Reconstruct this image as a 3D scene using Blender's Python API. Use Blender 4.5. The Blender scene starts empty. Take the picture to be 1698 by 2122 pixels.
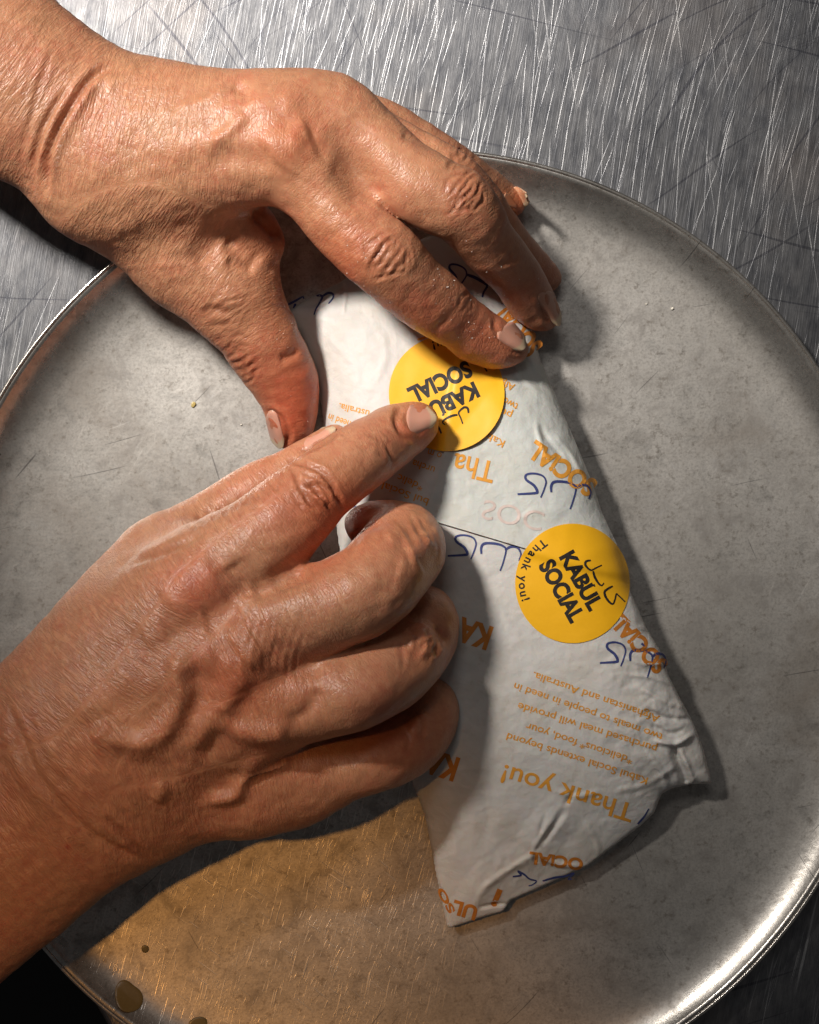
import bpy, bmesh, math, random
import numpy as np
from mathutils import Vector

rng = np.random.default_rng(7)
random.seed(7)
C = bpy.context.scene.collection
sc = bpy.context.scene

# ------------------------------------------------------------------ camera
PW, PH = 1698.0, 2122.0            # photograph frame, used as drafting units
S0, CH = 6200.0, 0.75              # drafting units per metre on the table, camera height
cam = bpy.data.cameras.new('camera'); cam_o = bpy.data.objects.new('camera', cam); C.objects.link(cam_o)
cam_o.location = (0, 0, CH)
cam.sensor_fit = 'HORIZONTAL'; cam.sensor_width = 36.0
cam.lens = 36.0 * CH / (PW / S0)
cam.clip_start = 0.02; cam.clip_end = 50
sc.camera = cam_o

# ------------------------------------------------------------------ world, lamps, exposure
w = bpy.data.worlds.new('World'); sc.world = w; w.use_nodes = True
w.node_tree.nodes['Background'].inputs[0].default_value = (0.70, 0.68, 0.68, 1)
w.node_tree.nodes['Background'].inputs[1].default_value = 0.055
sc.view_settings.view_transform = 'Standard'; sc.view_settings.look = 'None'
sc.view_settings.exposure = 0.0; sc.view_settings.gamma = 1.0

def area_lamp(name, loc, target, size, power, color, shape='DISK', size_y=None):
    l = bpy.data.lights.new(name, 'AREA'); l.shape = shape; l.size = size
    if size_y: l.size_y = size_y
    l.energy = power; l.color = color
    o = bpy.data.objects.new(name, l); C.objects.link(o); o.location = loc
    d = Vector(target) - Vector(loc)
    o.rotation_euler = d.to_track_quat('-Z', 'Y').to_euler()
    return o
def spot_lamp(name, loc, target, radius, power, color, cone, blend):
    l = bpy.data.lights.new(name, 'SPOT'); l.shadow_soft_size = radius; l.energy = power; l.color = color
    l.spot_size = math.radians(cone); l.spot_blend = blend
    o = bpy.data.objects.new(name, l); C.objects.link(o); o.location = loc
    o.rotation_euler = (Vector(target) - Vector(loc)).to_track_quat('-Z', 'Y').to_euler()
    return o
spot_lamp('key_lamp', (-0.74, 0.70, 1.24), (-0.006, 0.090, 0.0), 0.085, 164, (1.0, 0.945, 0.875), 14.2, 0.65)
spot_lamp('warm_lamp', (-0.38, 0.06, 1.15), (-0.06, -0.165, 0.0), 0.018, 16, (1.0, 0.46, 0.12), 13.0, 1.0)
area_lamp('added_fill_lamp', (-0.11, 0.56, 1.25), (0, 0.10, 0), 0.42, 1.6, (1.0, 0.97, 0.94), 'RECTANGLE', 0.24)  # added soft fill, no known window; placed for sheen on the table top

# ------------------------------------------------------------------ helpers
def W(px, py, z):
    px = np.asarray(px, float); py = np.asarray(py, float); z = np.asarray(z, float)
    f = (CH - z) / CH / S0
    return np.stack(np.broadcast_arrays((px - PW/2) * f, -(py - PH/2) * f, z), -1)
def to_px(v):
    f = CH / (CH - v[:, 2]) * S0
    return v[:, 0] * f + PW/2, -v[:, 1] * f + PH/2
def R(rpx, z): return np.asarray(rpx, float) / S0 * (CH - np.asarray(z, float)) / CH

def mesh_obj(name, verts, faces, mat, parent=None, smooth=True):
    me = bpy.data.meshes.new(name)
    if isinstance(faces, np.ndarray):
        n, k = faces.shape
        me.vertices.add(len(verts)); me.vertices.foreach_set('co', np.asarray(verts, np.float32).ravel())
        me.loops.add(n*k); me.loops.foreach_set('vertex_index', faces.astype(np.int32).ravel())
        me.polygons.add(n)
        me.polygons.foreach_set('loop_start', np.arange(0, n*k, k, dtype=np.int32))
        try: me.polygons.foreach_set('loop_total', np.full(n, k, np.int32))
        except Exception: pass
        me.update(calc_edges=True)
    else:
        me.from_pydata([tuple(v) for v in verts], [], faces)
    me.validate()
    if smooth: me.polygons.foreach_set('use_smooth', np.ones(len(me.polygons), bool))
    if mat: me.materials.append(mat)
    o = bpy.data.objects.new(name, me); C.objects.link(o)
    if parent: o.parent = parent
    return o
def empty(name, loc=(0, 0, 0)):
    o = bpy.data.objects.new(name, None); C.objects.link(o); o.location = loc
    o.empty_display_size = 0.02
    return o
def tag(o, label=None, cat=None, group=None, kind=None):
    if label: o['label'] = label
    if cat: o['category'] = cat
    if group: o['group'] = group
    if kind: o['kind'] = kind
    return o
def catmull(P, n):
    P = np.asarray(P, float)
    if len(P) < 3 or n < 2: 
        if len(P) == 2 and n > 1:
            t = np.linspace(0, 1, n+1)[:, None]; return P[0]*(1-t) + P[1]*t
        return P
    Q = np.vstack([2*P[0]-P[1], P, 2*P[-1]-P[-2]]); out = []
    for i in range(1, len(Q)-2):
        for t in np.arange(n)/n:
            a, b, c, d = Q[i-1], Q[i], Q[i+1], Q[i+2]
            out.append(0.5*((2*b)+(c-a)*t+(2*a-5*b+4*c-d)*t*t+(3*b-a-3*c+d)*t**3))
    out.append(P[-1]); return np.array(out)
def vnoise2(x, y, seed=0):
    r = np.random.default_rng(seed).random((256, 256))
    xi = np.floor(x).astype(int); yi = np.floor(y).astype(int); fx = x-xi; fy = y-yi
    fx = fx*fx*(3-2*fx); fy = fy*fy*(3-2*fy)
    g = lambda a, b: r[a % 256, b % 256]
    return (g(xi, yi)*(1-fx)+g(xi+1, yi)*fx)*(1-fy)+(g(xi, yi+1)*(1-fx)+g(xi+1, yi+1)*fx)*fy - 0.5
def poly_dist(x, y, line):
    """distance to an open polyline and the 0..1 position along it"""
    line = np.asarray(line, float); best = np.full(x.shape, 1e9); pos = np.zeros(x.shape)
    L = np.r_[0, np.cumsum(np.hypot(*np.diff(line, axis=0).T))]
    for i in range(len(line)-1):
        a, b = line[i], line[i+1]; ab = b-a; l2 = ab@ab+1e-9
        t = np.clip(((x-a[0])*ab[0]+(y-a[1])*ab[1])/l2, 0, 1)
        d = np.hypot(x-a[0]-t*ab[0], y-a[1]-t*ab[1]); m = d < best
        best = np.where(m, d, best); pos = np.where(m, (L[i]+t*(L[i+1]-L[i]))/L[-1], pos)
    return best, pos

# ------------------------------------------------------------------ materials
class NT:
    def __init__(s, name):
        s.m = bpy.data.materials.new(name); s.m.use_nodes = True
        s.t = s.m.node_tree; s.b = s.t.nodes['Principled BSDF']; s.out = s.t.nodes['Material Output']
    def n(s, typ, **kw):
        nd = s.t.nodes.new(typ)
        for k, v in kw.items():
            if k.startswith('i_'):
                key = k[2:]; key = int(key) if key.isdigit() else key
                s.put(nd.inputs[key], v)
            else: setattr(nd, k, v)
        return nd
    def put(s, sock, v):
        if hasattr(v, 'is_linked') or isinstance(v, bpy.types.NodeSocket): s.t.links.new(v, sock)
        else: sock.default_value = v
    def set(s, **kw):
        for k, v in kw.items(): s.put(s.b.inputs[k.replace('_', ' ')], v)
    def math(s, op, a, b=0.0, clamp=False):
        nd = s.n('ShaderNodeMath', operation=op, use_clamp=clamp); s.put(nd.inputs[0], a); s.put(nd.inputs[1], b); return nd.outputs[0]
    def mix(s, f, a, b, blend='MIX'):
        nd = s.n('ShaderNodeMix', data_type='RGBA', blend_type=blend)
        s.put(nd.inputs[0], f); s.put(nd.inputs[6], a); s.put(nd.inputs[7], b); return nd.outputs[2]
    def ramp(s, f, lo, hi, a=0.0, b=1.0):
        nd = s.n('ShaderNodeMapRange', clamp=True)
        for k, v in enumerate((f, lo, hi, a, b)): s.put(nd.inputs[k], v)
        return nd.outputs[0]
    def coord(s, rot=0.0, scale=(1, 1, 1), loc=(0, 0, 0), warp=0.0, wscale=8.0, src=None):
        v = src or s.n('ShaderNodeTexCoord').outputs['Object']
        if warp:
            nz = s.n('ShaderNodeTexNoise', i_Scale=wscale, i_Detail=1.0); s.put(nz.inputs['Vector'], v)
            ma = s.n('ShaderNodeVectorMath', operation='MULTIPLY_ADD'); s.put(ma.inputs[0], nz.outputs['Color'])
            ma.inputs[1].default_value = (warp,)*3; s.put(ma.inputs[2], v); v = ma.outputs[0]
        mp = s.n('ShaderNodeMapping'); s.put(mp.inputs['Vector'], v)
        mp.inputs['Rotation'].default_value = (0, 0, rot); mp2 = s.n('ShaderNodeMapping'); s.put(mp2.inputs['Vector'], mp.outputs[0])
        mp2.inputs['Scale'].default_value = scale; mp2.inputs['Location'].default_value = loc
        return mp2.outputs[0]
    def noise(s, vec, scale=1.0, detail=3.0, rough=0.5, dist=0.0):
        nd = s.n('ShaderNodeTexNoise', i_Scale=scale, i_Detail=detail, i_Roughness=rough, i_Distortion=dist); s.put(nd.inputs['Vector'], vec); return nd.outputs[0]
    def scratch(s, rot, fx, fy, thr, soft=0.03, warp=0.01, wscale=6.0, loc=(0, 0, 0)):
        v = s.coord(rot, (fx, fy, 1), loc, warp, wscale)
        return s.ramp(s.noise(v, 1.0, 1.0, 0.4), thr, thr+soft)
def rgb(r, g, b):
    f = lambda c: (c/255/12.92 if c/255 <= 0.04045 else ((c/255+0.055)/1.055)**2.4)
    return (f(r), f(g), f(b), 1)

def mat_skin():
    s = NT('skin')
    at = s.n('ShaderNodeAttribute', attribute_name='pigment').outputs['Color']
    uv = s.n('ShaderNodeAttribute', attribute_name='along').outputs['Vector']
    pos = s.coord()
    blotch = s.noise(pos, 70, 4, 0.6); fine = s.noise(pos, 420, 3, 0.6)
    base = s.mix(s.ramp(blotch, 0.35, 0.68), (0.425, 0.198, 0.106, 1), (0.47, 0.165, 0.095, 1))
    base = s.mix(s.ramp(fine, 0.3, 0.75), base, (0.54, 0.265, 0.145, 1))
    freck = s.ramp(s.noise(pos, 900, 1, 0.5), 0.70, 0.80)
    base = s.mix(s.math('MULTIPLY', freck, 0.35), base, (0.2, 0.08, 0.04, 1))
    col = s.mix(1.0, base, at, 'MULTIPLY')
    # creases across the limb plus the criss-cross of skin cells
    mp = s.n('ShaderNodeMapping'); s.put(mp.inputs['Vector'], uv); mp.inputs['Scale'].default_value = (600, 105, 105)
    lines = s.noise(mp.outputs[0], 1.0, 2.5, 0.6, 0.35)
    lines = s.math('ABSOLUTE', s.math('SUBTRACT', lines, 0.5)); lines = s.ramp(lines, 0.0, 0.13)
    vo = s.n('ShaderNodeTexVoronoi', feature='DISTANCE_TO_EDGE'); s.put(vo.inputs['Vector'], s.coord(0.0, (820, 560, 560), warp=0.0016, wscale=260, src=uv)); vo.inputs['Scale'].default_value = 1.0
    cells = s.ramp(vo.outputs[0], 0.0, 0.16)
    pore = s.noise(pos, 2300, 2, 0.6)
    amt = s.n('ShaderNodeAttribute', attribute_name='wrinkle').outputs['Fac']
    h = s.math('ADD', s.math('MULTIPLY', s.math('MULTIPLY', lines, amt), 1.0), s.math('ADD', s.math('MULTIPLY', s.math('MULTIPLY', cells, s.math('MULTIPLY', amt, 4.0, True)), 0.40), s.math('MULTIPLY', pore, 0.22)))
    bp = s.n('ShaderNodeBump', i_Strength=0.50, i_Distance=0.00027); s.put(bp.inputs['Height'], h)
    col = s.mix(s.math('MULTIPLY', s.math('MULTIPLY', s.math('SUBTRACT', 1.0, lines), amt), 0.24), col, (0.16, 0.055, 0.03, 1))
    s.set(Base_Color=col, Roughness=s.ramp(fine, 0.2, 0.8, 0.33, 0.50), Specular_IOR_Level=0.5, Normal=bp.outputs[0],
          Subsurface_Weight=0.28, Subsurface_Scale=0.0032)
    s.b.inputs['Subsurface Radius'].default_value = (1.0, 0.32, 0.16)
    return s.m
def mat_nail():
    s = NT('fingernail')
    at = s.n('ShaderNodeAttribute', attribute_name='pigment').outputs['Color']
    bp = s.n('ShaderNodeBump', i_Strength=0.25, i_Distance=0.0001); s.put(bp.inputs['Height'], s.noise(s.coord(), 900, 2))
    s.set(Base_Color=at, Roughness=0.30, Specular_IOR_Level=0.5, Normal=bp.outputs[0], Subsurface_Weight=0.25, Subsurface_Scale=0.002)
    s.b.inputs['Subsurface Radius'].default_value = (1.0, 0.35, 0.2)
    return s.m
def mat_paper(name='wrapping_paper', tint=(1, 1, 1)):
    s = NT(name)
    p = s.coord()
    cloud = s.noise(p, 60, 5, 0.62); spot = s.noise(p, 260, 4, 0.7)
    base = s.mix(s.ramp(cloud, 0.4, 0.75), (0.575*tint[0], 0.55*tint[1], 0.525*tint[2], 1), (0.53*tint[0], 0.485*tint[1], 0.43*tint[2], 1))
    base = s.mix(s.math('MULTIPLY', s.ramp(spot, 0.58, 0.72), s.ramp(cloud, 0.42, 0.6, 0.0, 0.5)), base, (0.40, 0.335, 0.265, 1))
    vo = s.n('ShaderNodeTexVoronoi', feature='F1'); s.put(vo.inputs['Vector'], s.coord(0.4, (75, 120, 90), warp=0.012, wscale=60)); vo.inputs['Scale'].default_value = 1.0
    v2 = s.n('ShaderNodeTexVoronoi', feature='F1'); s.put(v2.inputs['Vector'], s.coord(1.1, (210, 300, 250), warp=0.005, wscale=140)); v2.inputs['Scale'].default_value = 1.0
    bp = s.n('ShaderNodeBump', i_Strength=0.7, i_Distance=0.0007)
    s.put(bp.inputs['Height'], s.math('ADD', s.math('ADD', s.math('MULTIPLY', vo.outputs[0], 0.75), s.math('MULTIPLY', v2.outputs[0], 0.3)), s.math('ADD', s.math('MULTIPLY', s.noise(p, 330, 5, 0.6, 0.6), 0.45), s.math('MULTIPLY', s.noise(p, 110, 3, 0.5, 1.0), 0.6))))
    s.set(Base_Color=base, Roughness=0.55, Specular_IOR_Level=0.35, Normal=bp.outputs[0], Subsurface_Weight=0.15, Subsurface_Scale=0.002)
    return s.m
def mat_ink(name, c, rough=0.55):
    s = NT(name)
    v = s.noise(s.coord(), 700, 3, 0.6)
    s.set(Base_Color=s.mix(s.ramp(v, 0.35, 0.75, 0.0, 0.28), c, (min(1, c[0]*1.6+.03), min(1, c[1]*1.6+.03), min(1, c[2]*1.6+.03), 1)), Roughness=rough, Specular_IOR_Level=0.3)
    return s.m
def mat_sticker():
    s = NT('sticker_yellow')
    v = s.noise(s.coord(), 900, 4, 0.6)
    bp = s.n('ShaderNodeBump', i_Strength=0.25, i_Distance=0.0002); s.put(bp.inputs['Height'], s.noise(s.coord(), 120, 4, 0.5))
    s.set(Base_Color=s.mix(v, (0.86, 0.45, 0.012, 1), (0.80, 0.40, 0.010, 1)), Roughness=0.48, Specular_IOR_Level=0.35, Normal=bp.outputs[0])
    return s.m
def mat_tray():
    s = NT('worn_aluminium')
    p = s.coord()
    big = s.noise(p, 16, 6, 0.66); mid = s.noise(p, 90, 5, 0.68, 0.4); spk = s.noise(p, 420, 4, 0.7)
    base = s.mix(s.ramp(big, 0.35, 0.65), (0.64, 0.605, 0.56, 1), (0.46, 0.43, 0.39, 1))
    base = s.mix(s.ramp(mid, 0.46, 0.66, 0, 0.75), base, (0.24, 0.222, 0.205, 1))
    base = s.mix(s.ramp(spk, 0.56, 0.70, 0, 0.6), base, (0.17, 0.14, 0.11, 1))
    base = s.mix(s.ramp(spk, 0.42, 0.28, 0, 0.4), base, (0.50, 0.49, 0.48, 1))
    stain = s.ramp(s.noise(p, 11, 5, 0.65, 0.8), 0.52, 0.72); base = s.mix(s.math('MULTIPLY', stain, 0.6), base, (0.30, 0.25, 0.205, 1))
    grit = s.noise(p, 1300, 3, 0.7); base = s.mix(s.ramp(grit, 0.45, 0.72, 0, 0.5), base, (0.22, 0.20, 0.185, 1))
    lite = None
    for k, (r, fx, fy, th) in enumerate([(0.35, 2200, 40, 0.765), (0.15, 2600, 120, 0.775), (-0.8, 2300, 90, 0.79), (0.5, 2000, 30, 0.775), (1.2, 2200, 45, 0.785)]):
        m = s.scratch(r, fx, fy, th, 0.03, 0.004, 20, (k*7.3, k*3.1, 0)); lite = m if lite is None else s.math('MAXIMUM', lite, m)
    dst = s.n('ShaderNodeVectorMath', operation='DISTANCE'); s.put(dst.inputs[0], p); dst.inputs[1].default_value = (-0.045, -0.088, 0.0035)
    worn = s.ramp(dst.outputs['Value'], 0.075, 0.02)  # zone of the warm light pool, where scratches get painted glints
    glint_scratch = s.math('MAXIMUM', s.scratch(0.22, 1500, 75, 0.655, 0.06, 0.004, 20, (3, 8, 0)), s.math('MAXIMUM', s.scratch(-0.95, 1600, 60, 0.70, 0.05, 0.003, 20, (9, 1, 0)), s.scratch(0.35, 2200, 160, 0.66, 0.05, 0.006, 30, (5, 5, 0))))
    glint_scratch = s.math('MULTIPLY', s.math('MULTIPLY', glint_scratch, worn), 0.85); base = s.mix(glint_scratch, base, (0.86, 0.82, 0.76, 1));  # scratches brightened in the base colour to look like lamp glints
    dark = None
    for k, (r, fx, fy, th) in enumerate([(0.7, 900, 26, 0.765), (-0.5, 1000, 28, 0.765), (1.35, 950, 24, 0.765)]):
        m = s.scratch(r, fx, fy, th, 0.02, 0.02, 14, (k*5.3+2, k*2.1, 0)); dark = m if dark is None else s.math('MAXIMUM', dark, m)
    base = s.mix(s.math('MULTIPLY', dark, 0.6), base, (0.09, 0.085, 0.085, 1))
    base = s.mix(s.math('MULTIPLY', lite, s.ramp(s.noise(p, 26, 2), 0.52, 0.74, 0.0, 0.35)), base, (0.75, 0.73, 0.70, 1))
    rough = s.ramp(mid, 0.3, 0.75, 0.34, 0.50); rough = s.math('ADD', rough, s.math('MULTIPLY', lite, 0.1))
    sep = s.n('ShaderNodeSeparateXYZ'); s.put(sep.inputs[0], p); hi = s.ramp(sep.outputs[2], 0.0048, 0.0070)
    rough = s.math('SUBTRACT', rough, s.math('MULTIPLY', hi, 0.16))
    bp = s.n('ShaderNodeBump', i_Strength=0.35, i_Distance=0.0002)
    s.put(bp.inputs['Height'], s.math('ADD', s.math('MULTIPLY', mid, 0.8), s.math('ADD', s.math('MULTIPLY', spk, 0.35), s.math('MULTIPLY', glint_scratch, 0.8))))
    s.set(Base_Color=base, Metallic=0.88, Roughness=rough, Normal=bp.outputs[0])
    return s.m
def mat_table():
    s = NT('scratched_steel')
    p = s.coord()
    cloud = s.noise(p, 14, 5, 0.6); mott = s.noise(s.coord(0.15, (300, 90, 1)), 1.0, 5, 0.7)
    base = s.mix(s.ramp(mott, 0.35, 0.7), (0.24, 0.238, 0.243, 1), (0.10, 0.103, 0.115, 1))
    base = s.mix(s.ramp(cloud, 0.5, 0.72, 0, 0.5), base, (0.25, 0.205, 0.175, 1))
    lite = None
    for k, (r, fx, fy, th) in enumerate([(0.17, 1500, 12, 0.68), (0.24, 1900, 15, 0.675), (0.08, 1700, 9, 0.70), (0.42, 1600, 16, 0.725), (-0.12, 1500, 13, 0.73), (0.2, 620, 9, 0.74), (0.3, 2300, 30, 0.70)]):
        m = s.scratch(r, fx, fy, th, 0.05, 0.012, 7, (k*7.3, k*3.1, 0)); lite = m if lite is None else s.math('MAXIMUM', lite, m)
    grain = s.ramp(s.noise(s.coord(0.16, (2600, 40, 1), warp=0.004), 1.0, 3, 0.7), 0.45, 0.75)
    dark = None
    for k, (r, fx, fy, th) in enumerate([(1.1, 500, 7, 0.70), (0.75, 600, 8, 0.71), (1.75, 480, 6, 0.70), (-0.6, 650, 9, 0.72)]):
        m = s.scratch(r, fx, fy, th, 0.03, 0.05, 6, (k*4.3+2, k*2.7, 0)); dark = m if dark is None else s.math('MAXIMUM', dark, m)
    base = s.mix(s.math('MULTIPLY', dark, 0.6), base, (0.05, 0.05, 0.065, 1))
    base = s.mix(s.math('MULTIPLY', grain, 0.22), base, (0.38, 0.38, 0.40, 1))
    base = s.mix(s.math('MULTIPLY', lite, s.ramp(s.noise(p, 45, 3, 0.6), 0.38, 0.72, 0.04, 0.6)), base, (0.62, 0.62, 0.62, 1))
    rough = s.math('ADD', s.ramp(cloud, 0.3, 0.7, 0.29, 0.38), s.math('MULTIPLY', lite, 0.14))
    bp = s.n('ShaderNodeBump', i_Strength=0.25, i_Distance=0.00012)
    s.put(bp.inputs['Height'], s.math('ADD', s.math('MULTIPLY', lite, 1.0), s.math('MULTIPLY', grain, 0.6)))
    s.set(Base_Color=base, Metallic=0.95, Roughness=rough, Normal=bp.outputs[0])
    return s.m
def mat_plain(name, c, rough=0.6, **kw):
    s = NT(name); v = s.noise(s.coord(), 40, 4)
    s.set(Base_Color=s.mix(v, c, tuple(x*0.75 for x in c[:3])+(1,)), Roughness=rough, **kw); return s.m

SKIN, NAIL, PAPER, STICK, TRAY, TABLE = mat_skin(), mat_nail(), mat_paper(), mat_sticker(), mat_tray(), mat_table()
ORANGE = mat_ink('orange_print', (0.62, 0.27, 0.035, 1)); RUST = mat_ink('rust_print', (0.47, 0.16, 0.02, 1))
NAVY = mat_ink('navy_print', (0.035, 0.045, 0.15, 1)); BLACK = mat_ink('black_print', (0.018, 0.014, 0.012, 1)); FAINT = mat_ink('faint_print', (0.53, 0.425, 0.385, 1))
AMBER = mat_plain('amber_oil', (0.55, 0.42, 0.16, 1), 0.12); OIL = mat_plain('oil', (0.17, 0.135, 0.055, 1), 0.3); FLOOR = mat_plain('dark_floor', (0.012, 0.011, 0.011, 1), 0.8)
CRUMB = mat_plain('crumb', (0.75, 0.70, 0.6, 1), 0.7); SALT = mat_plain('salt', (0.85, 0.82, 0.75, 1), 0.4)

def relax(V, F, k=2, lam=0.5):
    e = np.vstack([F[:, [0, 1]], F[:, [1, 2]], F[:, [2, 3]], F[:, [3, 0]]]); deg = np.bincount(e[:, 0], minlength=len(V))+np.bincount(e[:, 1], minlength=len(V))
    for it in range(k):
        A = np.zeros_like(V)
        for c in range(3): A[:, c] = np.bincount(e[:, 0], V[e[:, 1], c], len(V))+np.bincount(e[:, 1], V[e[:, 0], c], len(V))
        V = V+lam*(A/np.maximum(deg, 1)[:, None]-V)
    return V
# ------------------------------------------------------------------ floor and table
def sheet(name, pts, z, th, mat, bevel=0.004):
    bm = bmesh.new(); vs = [bm.verts.new((x, y, z)) for x, y in pts]; f = bm.faces.new(vs)
    r = bmesh.ops.extrude_face_region(bm, geom=[f]); ev = [g for g in r['geom'] if isinstance(g, bmesh.types.BMVert)]
    for v in ev: v.co.z -= th
    bmesh.ops.recalc_face_normals(bm, faces=bm.faces)
    if bevel: bmesh.ops.bevel(bm, geom=[e for e in bm.edges if all(abs(v.co.z-z) < 1e-6 for v in e.verts)], offset=bevel, segments=5, affect='EDGES', profile=0.5)
    me = bpy.data.meshes.new(name); bm.to_mesh(me); bm.free(); me.materials.append(mat)
    me.polygons.foreach_set('use_smooth', np.zeros(len(me.polygons), bool))
    o = bpy.data.objects.new(name, me); C.objects.link(o); return o
tag(sheet('floor', [(-3, -3), (3, -3), (3, 3), (-3, 3)], -0.88, 0.02, FLOOR, 0), kind='structure')
e0 = W(190, 2075, 0); e1 = W(218, 2122, 0); d = (e1-e0)[:2]; d /= np.linalg.norm(d)
a = e0[:2] + d*0.55; b = e0[:2] - d*0.75
tb = tag(sheet('steel_table', [tuple(a), (1.0, a[1]), (1.0, 0.8), (b[0], 0.8), tuple(b)], 0.0, 0.035, TABLE, 0.003),
    'scratched stainless steel worktable under the round tray', 'table')

# ------------------------------------------------------------------ round tray
def lathe(name, prof, mat, parent, n=220):
    """ring of profile points (r, z) about the tray centre, the pan being a touch out of round"""
    zr = 0.0105; c = W(856, 1313, zr)
    base = R(1001, zr); ax = np.array([0.533, 0.846])
    th = np.linspace(0, 2*np.pi, n, endpoint=False); dirs = np.stack([np.cos(th), np.sin(th)], -1)
    k = 1 + 0.010*(2*(dirs@ax)**2-1)
    V = []; F = []
    for r, z in prof:
        rr = r*base*(1+(k-1)*r)
        V += [(c[0]+rr[i]*dirs[i, 0], c[1]+rr[i]*dirs[i, 1], z) for i in range(n)]
    for j in range(len(prof)-1):
        for i in range(n): F.append((j*n+i, j*n+(i+1) % n, (j+1)*n+(i+1) % n, (j+1)*n+i))
    return V, F, n
tray = empty('round_tray', tuple(W(856, 1313, 0)))
prof = [(0.0005, .0035), (0.4, .0035), (0.70, .0035), (0.80, .0037), (0.86, .0041), (0.90, .0047), (0.93, .0055), (0.953, .0067), (0.970, .0081), (0.982, .0094), (0.991, .0105),
        (0.995, .0098), (0.988, .0084), (0.974, .0066), (0.953, .0050), (0.93, .0036), (0.90, .0022), (0.80, .0014), (0.4, .0012), (0.0005, .0012)]
V, F, n = lathe('pan', prof, TRAY, tray); F = [tuple(range(n-1, -1, -1))] + [f[::-1] for f in F]
def child(o, p):
    o.parent = p; o.matrix_parent_inverse = p.matrix_world.inverted(); return o
bpy.context.view_layer.update()
pan = mesh_obj('pan', np.array(V) - np.array(tray.location), [f[::-1] for f in F], TRAY, tray)
ring = [(0.9955+0.0045*math.cos(t), 0.0104+0.0006*math.sin(t)) for t in np.linspace(0, 2*math.pi, 13)]
V, F, n = lathe('rolled_rim', ring, TRAY, tray)
mesh_obj('rolled_rim', np.array(V) - np.array(tray.location), F, TRAY, tray)
tag(tray, 'round worn aluminium tray with a rolled rim under the wrapped package', 'tray')

# ------------------------------------------------------------------ wrapped package (height field over its outline)
OUT = np.array([(588,640),(640,610),(700,578),(760,545),(840,500),(920,470),(985,480),(1035,540),(1078,610),(1109,684),(1129,754),(1147,800),(1175,864),(1203,929),(1233,1002),(1252,1061),
 (1283,1126),(1309,1214),(1330,1260),(1348,1302),(1374,1345),(1394,1402),(1417,1448),(1445,1501),(1463,1547),(1484,1630),(1440,1631),(1398,1640),(1377,1651),(1362,1690),(1336,1715),(1290,1750),(1249,1781),(1220,1802),(1171,1824),
 (1110,1852),(1062,1872),(1047,1895),(990,1912),(926,1934),(912,1870),(897,1798),(878,1699),(849,1620),(800,1480),(740,1290),(700,1160),(690,1090),(678,960),(666,880),(650,760),(622,690)], float)
G = 3.0; gx = np.arange(560, 1512, G); gy = np.arange(440, 1962, G); GX, GY = np.meshgrid(gx, gy, indexing='ij')
def inside_dist(px, py, P):
    d, _ = poly_dist(px, py, np.vstack([P, P[:1]])); ins = np.zeros(px.shape, bool); j = len(P)-1
    for i in range(len(P)):
        c = ((P[i,1] > py) != (P[j,1] > py)) & (px < (P[j,0]-P[i,0])*(py-P[i,1])/(P[j,1]-P[i,1]+1e-12)+P[i,0]); ins ^= c; j = i
    return np.where(ins, d, -d)
DIN = inside_dist(GX, GY, OUT)
AX0, AX1 = np.array([830., 540.]), np.array([1080., 1840.]); axd = (AX1-AX0); TT = ((GX-AX0[0])*axd[0]+(GY-AX0[1])*axd[1])/(axd@axd)
def soft_interp(t, xs, ys):
    u = np.linspace(-1, 2, 601); y = np.interp(u, xs, ys); k = np.exp(-(np.arange(-40, 41)/18.0)**2); y = np.convolve(np.pad(y, 40, mode='edge'), k/k.sum(), 'valid'); return np.interp(t, u, y)
ZM = soft_interp(TT, [-.05, 0, .1, .3, .6, .78, .9, 1.0, 1.1], [14, 19, 28, 34, 35, 31, 22, 13, 8])
ZE = soft_interp(TT, [0, .3, .7, .85, 1.0], [12, 16, 16, 14, 9])
t_ = np.clip(DIN/150.0, 0, 1); HF = ZE + (ZM-ZE)*np.sqrt(np.clip(1-(1-t_)**2.0, 0, 1))
HF = np.where(DIN > -25, HF, ZE)
def blur(A, k):
    for ax in (0, 1):
        for _ in range(k): A = (np.roll(A, 1, ax)+2*A+np.roll(A, -1, ax))/4
    return A
HF = blur(HF, 5)
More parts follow.
